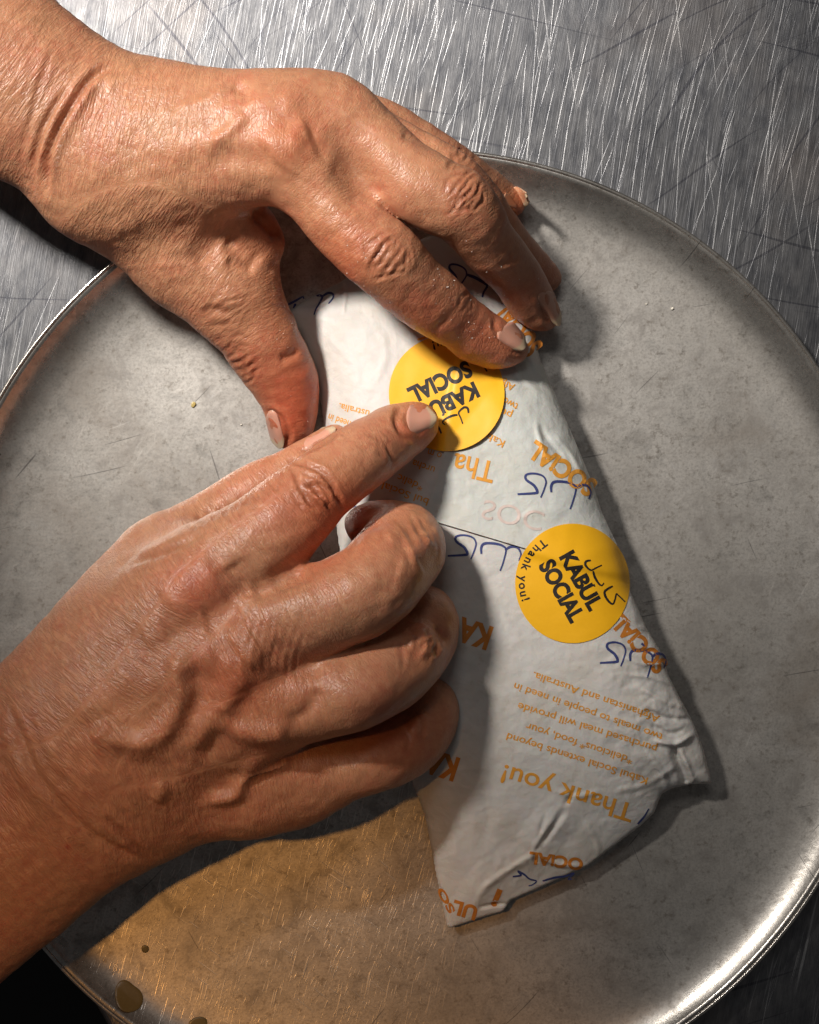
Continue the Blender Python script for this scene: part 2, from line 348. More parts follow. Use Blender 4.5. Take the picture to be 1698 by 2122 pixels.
# wrinkles and folds of the paper: tent ridges traced as strokes (line, height mm, width)
FOLDS = [([(1180,1668),(1150,1700),(1115,1745),(1105,1772),(1060,1800),(1010,1835),(985,1870),(972,1908)], 1.6, 46), ([(1150,1698),(1113,1747),(1105,1772),(1060,1800),(1010,1836),(985,1872)], 0.8, 10),
 ([(1172,1676),(1148,1712),(1118,1752)], -1.5, 11), ([(1118,1752),(1108,1770),(1112,1790)], -0.9, 7), ([(1130,1690),(1120,1725),(1112,1745)], -0.8, 7), ([(1105,1768),(1150,1790),(1225,1798)], 0.9, 9), ([(1190,1640),(1172,1668)], -0.8, 8),
 ([(1330,1425),(1375,1452),(1432,1468)], 1.1, 9), ([(1340,1470),(1380,1488),(1440,1492)], -1.0, 8), ([(1355,1535),(1400,1542),(1440,1520)], 1.9, 9), ([(1345,1500),(1385,1520),(1420,1512)], -1.1, 8), ([(1396,1548),(1412,1590),(1425,1632)], -3.0, 15),
 ([(1404,1546),(1425,1590),(1444,1630)], 1.4, 9), ([(1345,1560),(1372,1600),(1386,1642)], 0.9, 9), ([(1300,1398),(1350,1404),(1400,1420)], 0.9, 8), ([(1290,1360),(1330,1375),(1385,1376)], 0.9, 8), ([(1270,1335),(1310,1350),(1365,1348)], -0.8, 7),
 ([(1400,1590),(1340,1625),(1280,1640)], 0.7, 9), ([(1250,1640),(1200,1650),(1150,1640)], 0.5, 9), ([(1282,1275),(1320,1298),(1352,1310)], 0.7, 6), ([(1115,878),(1138,915),(1170,950)], -1.3, 10), ([(1112,868),(1125,930),(1150,960)], 0.9, 8),
 ([(1150,900),(1180,935),(1205,985)], 0.9, 7), ([(1060,755),(1100,800),(1146,832)], 0.8, 9), ([(1180,930),(1205,975),(1225,1010)], 0.7, 6), ([(1075,700),(1100,760),(1120,800)], -0.6, 8), ([(1010,560),(1040,600),(1064,664)], 0.8, 7),
 ([(600,640),(660,612),(715,580)], -1.2, 9), ([(645,645),(690,613),(712,590)], 1.3, 6), ([(620,638),(660,625),(690,612)], -0.7, 5), ([(700,570),(715,600),(712,650)], 0.8, 6), ([(690,1100),(700,1130),(715,1180)], 0.8, 8),
 ([(930,1640),(935,1700),(955,1800)], 0.6, 22), ([(1000,1620),(1010,1690),(1000,1760)], -0.5, 26), ([(1210,1700),(1235,1740),(1242,1772)], 0.5, 9), ([(960,1330),(1010,1420),(1040,1500)], 0.3, 20), ([(990,1882),(1030,1874),(1062,1874)], -1.2, 6),
 ([(1060,1090),(1110,1060),(1180,1060)], 0.3, 10), ([(1010,1220),(1080,1330),(1130,1380)], 0.3, 14), ([(1150,1420),(1230,1480),(1330,1500)], 0.3, 10), ([(760,640),(800,720),(780,800)], 0.25, 12), ([(680,700),(740,770),(720,850)], 0.25, 11)]
for line, amp, wd in FOLDS:
    dd, pp = poly_dist(GX, GY, catmull(line, 4)); HF += amp*np.clip(1-dd/wd, 0, 1)*np.clip(np.minimum(pp, 1-pp)*5+0.15, 0, 1)
cr = sum(np.abs(vnoise2((GX*math.cos(a_)+GY*math.sin(a_))/s_, (GY*math.cos(a_)-GX*math.sin(a_))/(s_*1.7), k))*m_ for k, (a_, s_, m_) in enumerate([(0.4, 46, .55), (1.3, 36, .45), (2.2, 24, .35), (0.9, 15, .26), (2.9, 10, .2), (1.9, 7, .12)]))
crk = 0.42 + 1.8*np.exp(-(((GX-1370)/110)**2+((GY-1480)/150)**2)) + 0.5*np.exp(-(((GX-1060)/130)**2+((GY-1790)/80)**2)) + 0.5*np.exp(-(((GX-1120)/70)**2+((GY-860)/120)**2))
HF += cr*crk*1.25
HF = np.maximum(HF, 4.8)
FLAP = np.array([(962,715),(920,941),(904,998),(884,1056),(879,1074),(907,1082),(1068,1130),(1180,1164),(1300,1190),(1279,1128),(1248,1062),(1229,1003),(1199,930),(1171,865),(1125,756)], float)
FD = inside_dist(GX, GY, FLAP); fl_edge = np.minimum(poly_dist(GX, GY, FLAP[:9])[0], 400)
FOFF = np.where(FD > -9, 0.25+0.9*np.exp(-fl_edge/45), 0)
def bil(A, px, py):
    u = np.clip((np.asarray(px, float)-gx[0])/G, 0, len(gx)-1.001); v = np.clip((np.asarray(py, float)-gy[0])/G, 0, len(gy)-1.001)
    i = u.astype(int); j = v.astype(int); u -= i; v -= j
    return (A[i, j]*(1-u)+A[i+1, j]*u)*(1-v)+(A[i, j+1]*(1-u)+A[i+1, j+1]*u)*v
def zpk(px, py, off=0.0, flap=False):
    z = bil(HF, px, py)
    if flap: z = z + bil(FOFF, px, py)
    return (z+off)*1e-3
pk = empty('wrapped_package', tuple(W(1000, 1200, 0.0036)))
tag(pk, 'white paper wrapped sandwich with orange print and two round yellow stickers on the tray', 'wrapped food')
PKO = np.array(pk.location)
# top sheet: grid quads inside the outline, boundary snapped to it, then a tucked-in underside
inside = DIN > 2.0
idx = -np.ones(GX.shape, int); 
cellok = inside[:-1, :-1] & inside[1:, :-1] & inside[1:, 1:] & inside[:-1, 1:]
use = np.zeros(GX.shape, bool)
for a_, b_ in ((0,0),(1,0),(1,1),(0,1)): use[a_:a_+cellok.shape[0], b_:b_+cellok.shape[1]] |= cellok
idx[use] = np.arange(use.sum())
PXv, PYv, Zv = GX[use], GY[use], HF[use]
ii, jj = np.nonzero(cellok)
Q = np.stack([idx[ii, jj], idx[ii, jj+1], idx[ii+1, jj+1], idx[ii+1, jj]], -1)
# boundary vertices go onto the outline itself
ed = {}
for q in Q:
    for k in range(4): ed[(q[k], q[(k+1) % 4])] = 1
bed = [(a_, b_) for (a_, b_) in ed if (b_, a_) not in ed]
bv = sorted({v for e in bed for v in e})
loop = np.vstack([OUT, OUT[:1]])
PX2, PY2 = PXv.copy(), PYv.copy()
for v in bv:
    best = None
    for i in range(len(loop)-1):
        a_, b_ = loop[i], loop[i+1]; ab = b_-a_; t = min(1, max(0, ((PXv[v]-a_[0])*ab[0]+(PYv[v]-a_[1])*ab[1])/(ab@ab)))
        q = a_+t*ab; dd = math.hypot(PXv[v]-q[0], PYv[v]-q[1])
        if best is None or dd < best[0]: best = (dd, q)
    PX2[v], PY2[v] = best[1]
top = W(PX2, PY2, Zv*1e-3)
nt = len(top); cpx = np.array([960., 1200.])
rows = []; mp_ = {v: k for k, v in enumerate(bv)}
for ins, zz in ((2, 0.75), (14, 0.45), (45, 0.18)):
    P = np.array([(PX2[v], PY2[v]) for v in bv]); dv = cpx-P; dv /= np.linalg.norm(dv, axis=1)[:, None]; P = P+dv*ins
    zb = np.array([3.8+(Zv[v]-3.8)*zz for v in bv]); rows.append(W(P[:, 0], P[:, 1], zb*1e-3))
allv = np.vstack([top]+rows); nb = len(bv); quads = [tuple(q) for q in Q]
for r in range(3):
    for a_, b_ in bed:
        u0 = a_ if r == 0 else nt+(r-1)*nb+mp_[a_]; u1 = b_ if r == 0 else nt+(r-1)*nb+mp_[b_]
        l0, l1 = nt+r*nb+mp_[a_], nt+r*nb+mp_[b_]; quads.append((u1, u0, l0, l1))
band = np.r_[np.clip(1-(bil(DIN, PXv, PYv)-6)/9, 0, 1), np.ones(len(allv)-nt)]; band[nt+2*nb:] = 0
allv = relax(allv, np.array(quads), 10, 0.5*band[:, None])
wrap = mesh_obj('paper_wrapper', allv-PKO, np.array(quads), PAPER, pk)
def grid_patch(name, XY, mask, zf, mat, parent, th=0.00015):
    """thin sheet from a grid of drafting positions"""
    n0, n1 = XY.shape[:2]; z = zf(XY[..., 0], XY[..., 1]); P = W(XY[..., 0], XY[..., 1], z).reshape(-1, 3)
    F = []
    for i in range(n0-1):
        for j in range(n1-1):
            a_ = i*n1+j; F.append((a_, a_+n1, a_+n1+1, a_+1))
    o = mesh_obj(name, P-PKO, F, mat, parent)
    return o, P, F
def solidify(o, th):
    m = o.modifiers.new('thickness', 'SOLIDIFY'); m.thickness = th; m.offset = -1.0; e = o.modifiers.new('crisp_rim', 'EDGE_SPLIT'); e.split_angle = math.radians(50)
def resample(P, n):
    P = np.asarray(P, float); L = np.r_[0, np.cumsum(np.hypot(*np.diff(P, axis=0).T))]; s_ = np.linspace(0, L[-1], n)
    return np.stack([np.interp(s_, L, P[:, 0]), np.interp(s_, L, P[:, 1])], -1)
la = resample(FLAP[:5], 90); ra = resample(FLAP[[14, 13, 12, 11, 10, 9, 8]], 90); u_ = (np.linspace(0, 1, 90))[:, None, None]
ba = resample(FLAP[4:9], 70); s_ = np.linspace(0, 1, 70)[None, :, None]; ta = resample(FLAP[[0, 14]], 70)
XY = (la[:, None]*(1-s_)+ra[:, None]*s_) + (ta[None]*(1-u_)+ba[None]*u_) - ((1-u_)*((1-s_)*FLAP[0]+s_*FLAP[14]) + u_*((1-s_)*FLAP[4]+s_*FLAP[8]))
flap, _, _ = grid_patch('paper_flap', XY, None, lambda x, y: zpk(x, y, 0.05, True), PAPER, pk)
tag(flap, 'loose folded-over top edge of the paper'); solidify(flap, 0.00012)

# ------------------------------------------------------------------ print and stickers
_metric = {}
def text_mesh(txt, bold=0.0):
    key = (txt, bold)
    if key in _metric: return _metric[key]
    cu = bpy.data.curves.new('txt', 'FONT'); cu.body = txt; cu.size = 1.0; cu.offset = bold; cu.resolution_u = 5; cu.fill_mode = 'FRONT'
    o = bpy.data.objects.new('txt', cu); C.objects.link(o); dg = bpy.context.evaluated_depsgraph_get()
    me = bpy.data.meshes.new_from_object(o.evaluated_get(dg)); bm = bmesh.new(); bm.from_mesh(me)
    bmesh.ops.remove_doubles(bm, verts=bm.verts, dist=1e-5)
    for _ in range(4):
        L = [e for e in bm.edges if e.calc_length() > 0.16]
        if not L: break
        bmesh.ops.subdivide_edges(bm, edges=L, cuts=1)
    bmesh.ops.triangulate(bm, faces=bm.faces[:])
    V = np.array([v.co[:2] for v in bm.verts]).reshape(-1, 2); F = [tuple(v.index for v in f.verts) for f in bm.faces]
    bm.free(); bpy.data.objects.remove(o); bpy.data.curves.remove(cu); bpy.data.meshes.remove(me)
    _metric[key] = (V, F); return V, F
CAPH = float(np.ptp(text_mesh('H')[0][:, 1]))
def ccw(V, F):
    out = []
    for f in F:
        a_, b_, c_ = (V[i] for i in f[:3]); out.append(f if (b_[0]-a_[0])*(c_[1]-a_[1])-(b_[1]-a_[1])*(c_[0]-a_[0]) > 0 else f[::-1])
    return out
def put_mesh(name, PXY, F, zf, mat, parent):
    P = W(PXY[:, 0], PXY[:, 1], zf(PXY[:, 0], PXY[:, 1])); F = ccw(P[:, :2], F)
    return mesh_obj(name, P-PKO, F, mat, parent, smooth=False)
def put_text(txt, start, end, cap, mat, zf, parent, bold=0.0, name='printed_text', mirror=False):
    V, F = text_mesh(txt, bold); V = V.copy(); x0, x1 = V[:, 0].min(), V[:, 0].max()
    s_ = np.array(start, float); e_ = np.array(end, float); r = e_-s_; wd = np.linalg.norm(r); r /= wd; up = np.array([r[1], -r[0]])
    u = (V[:, 0]-x0)/(x1-x0)*wd; v = V[:, 1]/CAPH*cap
    if mirror: u = wd-u
    return put_mesh(name, s_+u[:, None]*r+v[:, None]*up, F, zf, mat, parent)
def ribbon(lines, width, zf, mat, parent, name):
    VV, FF = [], []
    for ln in lines:
        P = catmull(ln, 5); T = np.gradient(P, axis=0); T /= np.linalg.norm(T, axis=1)[:, None]+1e-9; N = np.stack([-T[:, 1], T[:, 0]], -1)
        k = np.linspace(0, 1, len(P)); w_ = width*(0.62+0.38*np.sin(k*math.pi)**0.7)*(1+0.25*np.sin(k*5+1)); b_ = len(VV)
        for p, n_, ww in zip(P, N, w_): VV += [p-n_*ww/2, p, p+n_*ww/2]
        for i in range(len(P)-1):
            for c_ in (0, 1): a_ = b_+3*i+c_; FF.append((a_, a_+1, a_+4, a_+3))
    return put_mesh(name, np.array(VV), FF, zf, mat, parent)
zp = lambda x, y: zpk(x, y, 0.12); zfl = lambda x, y: zpk(x, y, 0.22, True)
for txt, s_, e_, cap, m_ in [
    ('Thank you!', (1318,1669), (1047,1585), 37, ORANGE), ('Kabul Social extends beyond', (1344,1612), (1053,1519), 15, ORANGE), ('*delicious* food, your', (1313,1570), (1093,1498), 15, ORANGE),
    ('purchased meal will provide', (1363,1546), (1076,1456), 15, ORANGE), ('two meals to people in need in', (1376,1522), (1068,1415), 15, ORANGE), ('Afghanistan and Australia.', (1369,1484), (1107,1392), 15, ORANGE),
    ('bul Social', (890,1034), (795,999), 15, ORANGE), ('*delic', (879,1004), (827,982), 15, ORANGE), ('urcha', (903,968), (857,952), 15, ORANGE), ('o m', (917,939), (889,930), 15, ORANGE),
    ('need in', (728,873), (683,857), 14, ORANGE), ('ustralia.', (767,851), (704,835), 14, ORANGE)]:
    put_text(txt, s_, e_, cap, m_, zp, pk, 0.012)
for txt, s_, e_, cap, m_ in [('KA', (1023,1302), (957,1280), 46, RUST), ('KA', (954,1574), (889,1553), 46, RUST), ('SOCiAL', (1386,1376), (1288,1270), 33, RUST), ('OCiAL', (1210,1781), (1098,1766), 23, RUST),
    ('UL', (992,1881), (942,1866), 27, RUST), ('SO', (944,1888), (917,1838), 14, RUST), ('SOCiAL', (1126,716), (1050,621), 42, RUST), ('L', (905,690), (865,703), 18, ORANGE), ('i', (1042,1848), (1030,1843), 36, RUST)]:
    put_text(txt, s_, e_, cap, m_, zp, pk, 0.042)
put_text('Tha', (1030,959), (944,939), 43, ORANGE, zfl, pk, 0.012)
put_text('SOCiAL', (1240,1000), (1110,912), 36, ORANGE, zfl, pk, 0.042)
put_text('SOC', (1130,1062), (1005,1035), 40, FAINT, zfl, pk, 0.0, mirror=True)
for txt, s_, e_ in [('Afg', (1069,797), (1042,786)), ('two', (1076,838), (1046,822)), ('pu', (1063,855), (1041,845)), ('Kab', (1048,914), (1013,897))]: put_text(txt, s_, e_, 15, ORANGE, zfl, pk, 0.012)
LOGO = [[(2,44),(36,42),(43,39),(36,26),(20,14),(20,4),(36,1),(54,6),(61,18),(57,34),(50,51)], [(72,40),(72,26),(80,18),(104,19),(119,25),(123,34),(117,58),(111,75)], [(121,32),(133,25),(147,27),(154,40),(150,54)]]
def logo(at, zf, k=1.0, sub=(0, 1, 2), sq=1.0, rot=0.0, width=5.2):
    c_, s_ = math.cos(rot), math.sin(rot); L = []
    for i in sub:
        p = np.array(LOGO[i], float)*[k*sq, k]; L.append(p@np.array([[c_, s_], [-s_, c_]])+np.array(at))
    return ribbon(L, width*k, zf, NAVY, pk, 'printed_emblem')
logo((926,1108), zp); logo((1071,980), zfl); logo((1242,1330), zp, sq=0.9)
logo((918,540), zp, sub=(0,), k=.9, rot=0.25); ribbon([[(966,568),(985,575),(1002,585),(1010,592),(1003,605),(1000,616)]], 6, zp, NAVY, pk, 'printed_emblem')
ribbon([[(656,613),(664,612),(668,616),(661,630),(655,640),(651,652)], [(668,614),(680,607),(690,609),(690,618),(681,629)], [(595,632),(611,624),(627,615),(630,619)], [(613,629),(608,638)]], 4.6, zp, NAVY, pk, 'printed_emblem')
ribbon([[(1063,1817),(1080,1814),(1074,1806),(1086,1812),(1098,1822),(1112,1826),(1104,1834),(1096,1836)], [(1125,1826),(1150,1819),(1172,1816),(1190,1810),(1178,1822),(1186,1822)]], 4.0, zp, NAVY, pk, 'printed_emblem')
for ln_ in ([(735,1046),(737,1074)], [(752,1046),(765,1052),(775,1058)], [(1330,1333),(1337,1340)]): ribbon([ln_], 4.6, zp, NAVY, pk, 'printed_emblem')
ribbon([[(1322,1708),(1336,1692),(1345,1676)]], 4.0, zp, NAVY, pk, 'printed_emblem')

def sticker(cx, cy, rx, ry, rd, flap, label, lift=None):
    rd = np.array(rd, float); rd /= np.linalg.norm(rd); up = np.array([rd[1], -rd[0]]); ctr = np.array([cx, cy], float)
    def zs(x, y, off=0.0):
        z = blurred(x, y, flap)+0.16+off
        if lift is not None:
            q = np.maximum(0, ((x-cx)*lift[0]+(y-cy)*lift[1])/rx-0.55); z = z+q*lift[2]
        return z*1e-3
    rr = np.linspace(0, 1, 26); th = np.linspace(0, 2*np.pi, 97)[:-1]; P = [(cx, cy)]; F = []
    for r in rr[1:]:
        for t in th: P.append((cx+rx*r*math.cos(t), cy+ry*r*math.sin(t)))
    n = len(th)
    for i in range(n): F.append((0, 1+i, 1+(i+1) % n))
    for k in range(len(rr)-2):
        for i in range(n): a_ = 1+k*n+i; b_ = 1+k*n+(i+1) % n; F.append((a_, b_, b_+n, a_+n))
    P = np.array(P); Z = zs(P[:, 0], P[:, 1]); PW_ = W(P[:, 0], P[:, 1], Z)
    o = mesh_obj('sticker', PW_-PKO, ccw(PW_[:, :2], F), STICK, pk); o['label'] = label; solidify(o, 0.00008)
    zt = lambda x, y: zs(x, y, 0.07)
    def loc(u, v): return ctr+rd*u+up*v
    put_text('KABUL', loc(-61, 3), loc(69, 3), 31, BLACK, zt, o, 0.046, 'lettering')
    put_text('SOCIAL', loc(-67, -43), loc(72, -43), 32, BLACK, zt, o, 0.046, 'lettering')
    # curved greeting along the lower left edge
    VV, FF = [], []; txt = 'Thank you!'; adv = [13.5, 12.5, 11.5, 12.5, 12, 7, 11.5, 12.5, 13, 7]; ang = math.radians(183)
    for ch, ad in zip(txt, adv):
        da = ad/104.0*1.27
        if ch != ' ':
            V, F2 = text_mesh(ch, 0.024); xc = (V[:, 0].min()+V[:, 0].max())/2; a_ = ang+da/2; rc = np.array([math.cos(a_), math.sin(a_)]); tg = np.array([-rc[1], rc[0]])
            b_ = sum(len(x) for x in VV); uv = rc*111 + ((V[:, 0]-xc)/CAPH*17)[:, None]*tg - (V[:, 1]/CAPH*17)[:, None]*rc
            VV.append(ctr+uv[:, :1]*rd+uv[:, 1:]*up); FF += [tuple(i+b_ for i in f) for f in F2]
        ang += da
    put_mesh('lettering', np.vstack(VV), FF, zt, BLACK, o)
    E_ = [[(1070,525),(1000,540),(985,590),(1030,650),(1080,675),(1150,640),(1240,600)], [(1105,690),(1130,780),(1190,880),(1240,910),(1270,870)], [(1405,920),(1330,960),(1280,1010),(1300,1090),(1360,1170),(1410,1190),(1440,1120),(1460,1040),(1490,1060),(1595,1160)], [(1105,895),(1135,925)]]
    L = []
    for ln in E_:
        q = (np.array(ln, float)-[790, 878])/7.38; u = q@np.array([.4886, .873]); v = q@np.array([.873, -.4886]); L.append(ctr+u[:, None]*rd+v[:, None]*up)
    ribbon(L, 4.6, zt, BLACK, o, 'emblem')
    return o
HB = blur(HF, 5); HBF = blur(HF+FOFF, 5)
HBM = np.maximum(HB, HF); HBFM = np.maximum(HBF, HF+FOFF)
def blurred(x, y, flap): return bil(HBFM if flap else HBM, x, y)
HBM = blur(HBM, 3)+0.15; HBFM = blur(HBFM, 3)+0.15
sticker(926, 815, 120, 120, (-0.903, 0.43), True, 'round yellow sticker being pressed down under the two index fingers', lift=(0.75, 0.66, 3.0))
sticker(1187, 1209, 119, 124, (0.4886, 0.873), True, 'round yellow sticker lying fully visible lower on the package')

# ------------------------------------------------------------------ hands
CUBE = [(0,0,0),(1,0,0),(0,1,0),(1,1,0),(0,0,1),(1,0,1),(0,1,1),(1,1,1)]
def surface_nets(D, org, h):
    Sg = D < 0; nx, ny, nz = D.shape
    cnt = sum(Sg[a:nx-1+a, b:ny-1+b, c:nz-1+c].astype(np.int8) for a, b, c in CUBE)
    I, J, K = np.nonzero((cnt > 0) & (cnt < 8)); vid = np.full((nx-1, ny-1, nz-1), -1, np.int32); vid[I, J, K] = np.arange(len(I))
    acc = np.zeros((len(I), 3)); num = np.zeros(len(I))
    vals = [D[I+a, J+b, K+c] for a, b, c in CUBE]
    for p in range(8):
        for q in range(p+1, 8):
            df = [CUBE[q][k]-CUBE[p][k] for k in range(3)]
            if sum(abs(x) for x in df) != 1: continue
            m = (vals[p] < 0) != (vals[q] < 0); t = np.where(m, vals[p]/(vals[p]-vals[q]+1e-20), 0)
            for k in range(3): acc[:, k] += np.where(m, CUBE[p][k]+t*df[k], 0)
            num += m
    V = np.stack([I, J, K], -1)+acc/num[:, None]; V = V*h+org
    Fs = []
    for ax in range(3):
        o1, o2 = [(1, 2), (2, 0), (0, 1)][ax]
        s0 = [slice(None)]*3; s1 = [slice(None)]*3
        s0[ax] = slice(0, -1); s1[ax] = slice(1, None)
        ch = Sg[tuple(s0)] != Sg[tuple(s1)]; pos = Sg[tuple(s0)]
        ii = np.array(np.nonzero(ch)); ok = (ii[o1] > 0) & (ii[o2] > 0) & (ii[o1] < D.shape[o1]-1) & (ii[o2] < D.shape[o2]-1); ii = ii[:, ok]
        def c(d1, d2):
            q = ii.copy(); q[o1] += d1; q[o2] += d2; return vid[q[0], q[1], q[2]]
        quad = np.stack([c(-1, -1), c(0, -1), c(0, 0), c(-1, 0)], -1); fl = pos[ii[0], ii[1], ii[2]]
        quad = np.where(fl[:, None], quad, quad[:, ::-1]); Fs.append(quad)
    F = np.vstack(Fs); F = F[(F >= 0).all(1)]
    return V, F
def normals(V, F):
    n = np.cross(V[F[:, 2]]-V[F[:, 0]], V[F[:, 3]]-V[F[:, 1]]); N = np.zeros_like(V)
    for k in range(4):
        for c in range(3): N[:, c] += np.bincount(F[:, k], n[:, c], len(V))
    return N/(np.linalg.norm(N, axis=1)[:, None]+1e-20)
def chain_pts(ch, sub=4):
    P = catmull(np.array(ch, float), sub); z = P[:, 2]*1e-3
    return W(P[:, 0], P[:, 1], z), R(P[:, 3], z)
def smin(a, b, k):
    h = np.clip(0.5+0.5*(b-a)/k, 0, 1); return b+(a-b)*h-k*h*(1-h)
def build_hand(palm, fingers, kpalm, kfin, h=0.0008, pad=0.004):
    allc = [chain_pts(c) for c, _ in palm]+[chain_pts(f['c']) for f in fingers]
    lo = np.min([(p-r[:, None]).min(0) for p, r in allc], 0)-pad; hi = np.max([(p+r[:, None]).max(0) for p, r in allc], 0)+pad
    lo[2] = max(lo[2], 0.002)
    lo[0] = max(lo[0], W(-280, 0, 0.06)[0]); hi = hi
    n = np.ceil((hi-lo)/h).astype(int)+1; axs = [lo[k]+h*np.arange(n[k]) for k in range(3)]
    BIG = 0.03
    def field(P, r, flat=1.0):
        D = np.full(n, BIG, np.float32)
        for i in range(len(P)-1):
            a, b, ra, rb = P[i], P[i+1], r[i], r[i+1]; m = max(ra, rb)+0.013
            i0 = np.maximum(((np.minimum(a, b)-m-lo)/h).astype(int), 0); i1 = np.minimum(((np.maximum(a, b)+m-lo)/h).astype(int)+2, n)
            if (i1 <= i0).any(): continue
            X = axs[0][i0[0]:i1[0]][:, None, None]; Y = axs[1][i0[1]:i1[1]][None, :, None]; Z = axs[2][i0[2]:i1[2]][None, None, :]
            ab = b-a; ab_s = ab/np.array([1, 1, flat]); l2 = ab_s@ab_s+1e-12
            qx, qy, qz = X-a[0], Y-a[1], (Z-a[2])/flat
            t = np.clip((qx*ab_s[0]+qy*ab_s[1]+qz*ab_s[2])/l2, 0, 1)
            d = np.sqrt((qx-t*ab_s[0])**2+(qy-t*ab_s[1])**2+(qz-t*ab_s[2])**2)-(ra+t*(rb-ra))
            sl = D[i0[0]:i1[0], i0[1]:i1[1], i0[2]:i1[2]]; np.minimum(sl, d, out=sl)
        return D
    base = None
    for c, flat in palm:
        P, r = chain_pts(c); d = field(P, r, flat); base = d if base is None else smin(base, d, kpalm)
    tot = base
    outs = []
    for f in fingers:
        P, r = chain_pts(f['c']); d = field(P, r, f.get('flat', 1.0))
        for ex in f.get('extra', []):
            Pe, re = chain_pts(ex); d = smin(d, field(Pe, re), 0.005)
        outs.append(smin(base, d, f.get('k', kfin)))
    for o in outs: tot = smin(tot, o, 0.0012)
    V, F = surface_nets(tot, lo, h)
    return V, F
def knuckle(cx, cy, ax, ln, wd, n, amp, seed):
    amp *= 0.66; n = int(n*1.35)
    """transverse creases over a joint: bowed lines, closer at the middle"""
    r = np.random.default_rng(seed); ax = np.array(ax, float); ax /= np.linalg.norm(ax); tr = np.array([-ax[1], ax[0]]); out = []
    for i in range(n):
        s_ = (i-(n-1)/2)/max(1, (n-1)/2); u0 = s_*ln/2*(0.75+0.25*abs(s_))+r.normal(0, ln*0.03); bow = s_*ln*0.16; hw = wd/2*(1-0.35*abs(s_))*r.uniform(.75, 1.05); sh = r.normal(0, wd*0.08)
        L = []
        for v in np.linspace(-1, 1, 7): L.append((cx, cy)+ax*(u0-bow*v*v*1.1+r.normal(0, 2.6))+tr*(v*hw+sh))
        out.append((np.array(L), -amp*(1-0.45*abs(s_))*r.uniform(.35, 1.25), r.uniform(2.4, 4.8)))
        if i < n-1 and n > 7 and r.random() < 0.35:      # oblique link between neighbouring creases
            v0 = r.uniform(-.6, .5); L = [(cx, cy)+ax*(u0+k*ln/n*1.1)+tr*((v0+k*r.uniform(.1, .5))*hw) for k in (0, .5, 1)]
            out.append((np.array(L), -amp*0.5, 3.4))
    return out
def finish_hand(V, F, strokes, spots, axes, wr, parent, label, seed, soft=()):
    V = relax(V, F, 2, 0.5)
    if soft:
        qx, qy = to_px(V); g = np.zeros(len(V))
        for x, y, r in soft: g = np.maximum(g, np.exp(-((qx-x)**2+(qy-y)**2)/r**2))
        V = relax(V, F, 45, 0.6*g[:, None])
    N = normals(V, F); px, py = to_px(V)
    view = np.array([0, 0, CH])-V; view /= np.linalg.norm(view, axis=1)[:, None]; face = np.clip((N*view).sum(1)*2.2, 0, 1)
    pig = np.ones((len(V), 3)); disp = np.zeros(len(V))
    for st in strokes:
        line, amp, wd = st[:3]; line = catmull(line, 4); lo = line.min(0)-wd*3; hi = line.max(0)+wd*3
        m = np.nonzero((px > lo[0]) & (px < hi[0]) & (py > lo[1]) & (py < hi[1]) & (face > 0))[0]
        if len(st) > 3: m = m[V[m, 2] > st[3]*1e-3]
        if not len(m): continue
        d, p = poly_dist(px[m], py[m], line); tp = np.clip(np.minimum(p, 1-p)*6+0.12, 0, 1); g = np.exp(-(d/wd)**2)*tp*face[m]
        disp[m] += amp*1e-3*g
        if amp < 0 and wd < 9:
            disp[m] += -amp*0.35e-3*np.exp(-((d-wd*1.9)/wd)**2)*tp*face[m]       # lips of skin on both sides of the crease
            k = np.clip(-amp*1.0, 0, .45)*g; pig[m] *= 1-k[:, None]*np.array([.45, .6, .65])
    # soft unevenness of flesh
    lump = vnoise2(V[:, 0]*120+9, V[:, 1]*120+V[:, 2]*60, seed)+0.5*vnoise2(V[:, 0]*300, V[:, 1]*300+V[:, 2]*200, seed+1)
    disp += lump*0.0007
    V = V+N*disp[:, None]
    wmap = np.full(len(V), 0.35)
    for x, y, r, c in spots:
        g = np.exp(-((px-x)**2+(py-y)**2)/r**2)[:, None]; pig *= 1-g*(1-np.array(c))
    for x, y, r, a in wr:
        g = np.exp(-((px-x)**2+(py-y)**2)/r**2); wmap = wmap*(1-g)+a*g
    # distance along and across the nearest limb axis for the crease texture
    best = np.full(len(V), 1e9); second = np.full(len(V), 1e9); U = np.zeros((len(V), 3)); off = 0.0
    for A in axes:
        mine = np.full(len(V), 1e9); Um = np.zeros((len(V), 3))
        P = W(np.array(A)[:, 0], np.array(A)[:, 1], np.full(len(A), .05)); L = 0.0
        for i in range(len(P)-1):
            ab = P[i+1]-P[i]; l = np.linalg.norm(ab[:2]); e = ab[:2]/l; q = V[:, :2]-P[i, :2]; s_ = q@e; ts = np.clip(s_, 0, l); d = np.hypot(*(q-ts[:, None]*e).T); m = d < mine
            lat = q@np.array([-e[1], e[0]]); mine = np.where(m, d, mine); Um[m] = np.stack([off+L+s_[m], lat[m], V[m, 2]], -1); L += l
        m = mine < best; second = np.where(m, best, np.minimum(second, mine)); best = np.where(m, mine, best); U[m] = Um[m]
        off += 0.37
    wmap *= np.clip((second-best-0.0004)/0.0028, 0, 1)
    o = mesh_obj('hand', V, F, SKIN, parent); o['label'] = label
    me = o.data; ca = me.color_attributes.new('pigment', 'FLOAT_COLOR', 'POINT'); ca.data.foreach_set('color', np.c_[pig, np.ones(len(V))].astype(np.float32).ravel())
    at = me.attributes.new('along', 'FLOAT_VECTOR', 'POINT'); at.data.foreach_set('vector', U.astype(np.float32).ravel())
    aw = me.attributes.new('wrinkle', 'FLOAT', 'POINT'); aw.data.foreach_set('value', wmap.astype(np.float32))
    return o, V, N
from mathutils.bvhtree import BVHTree
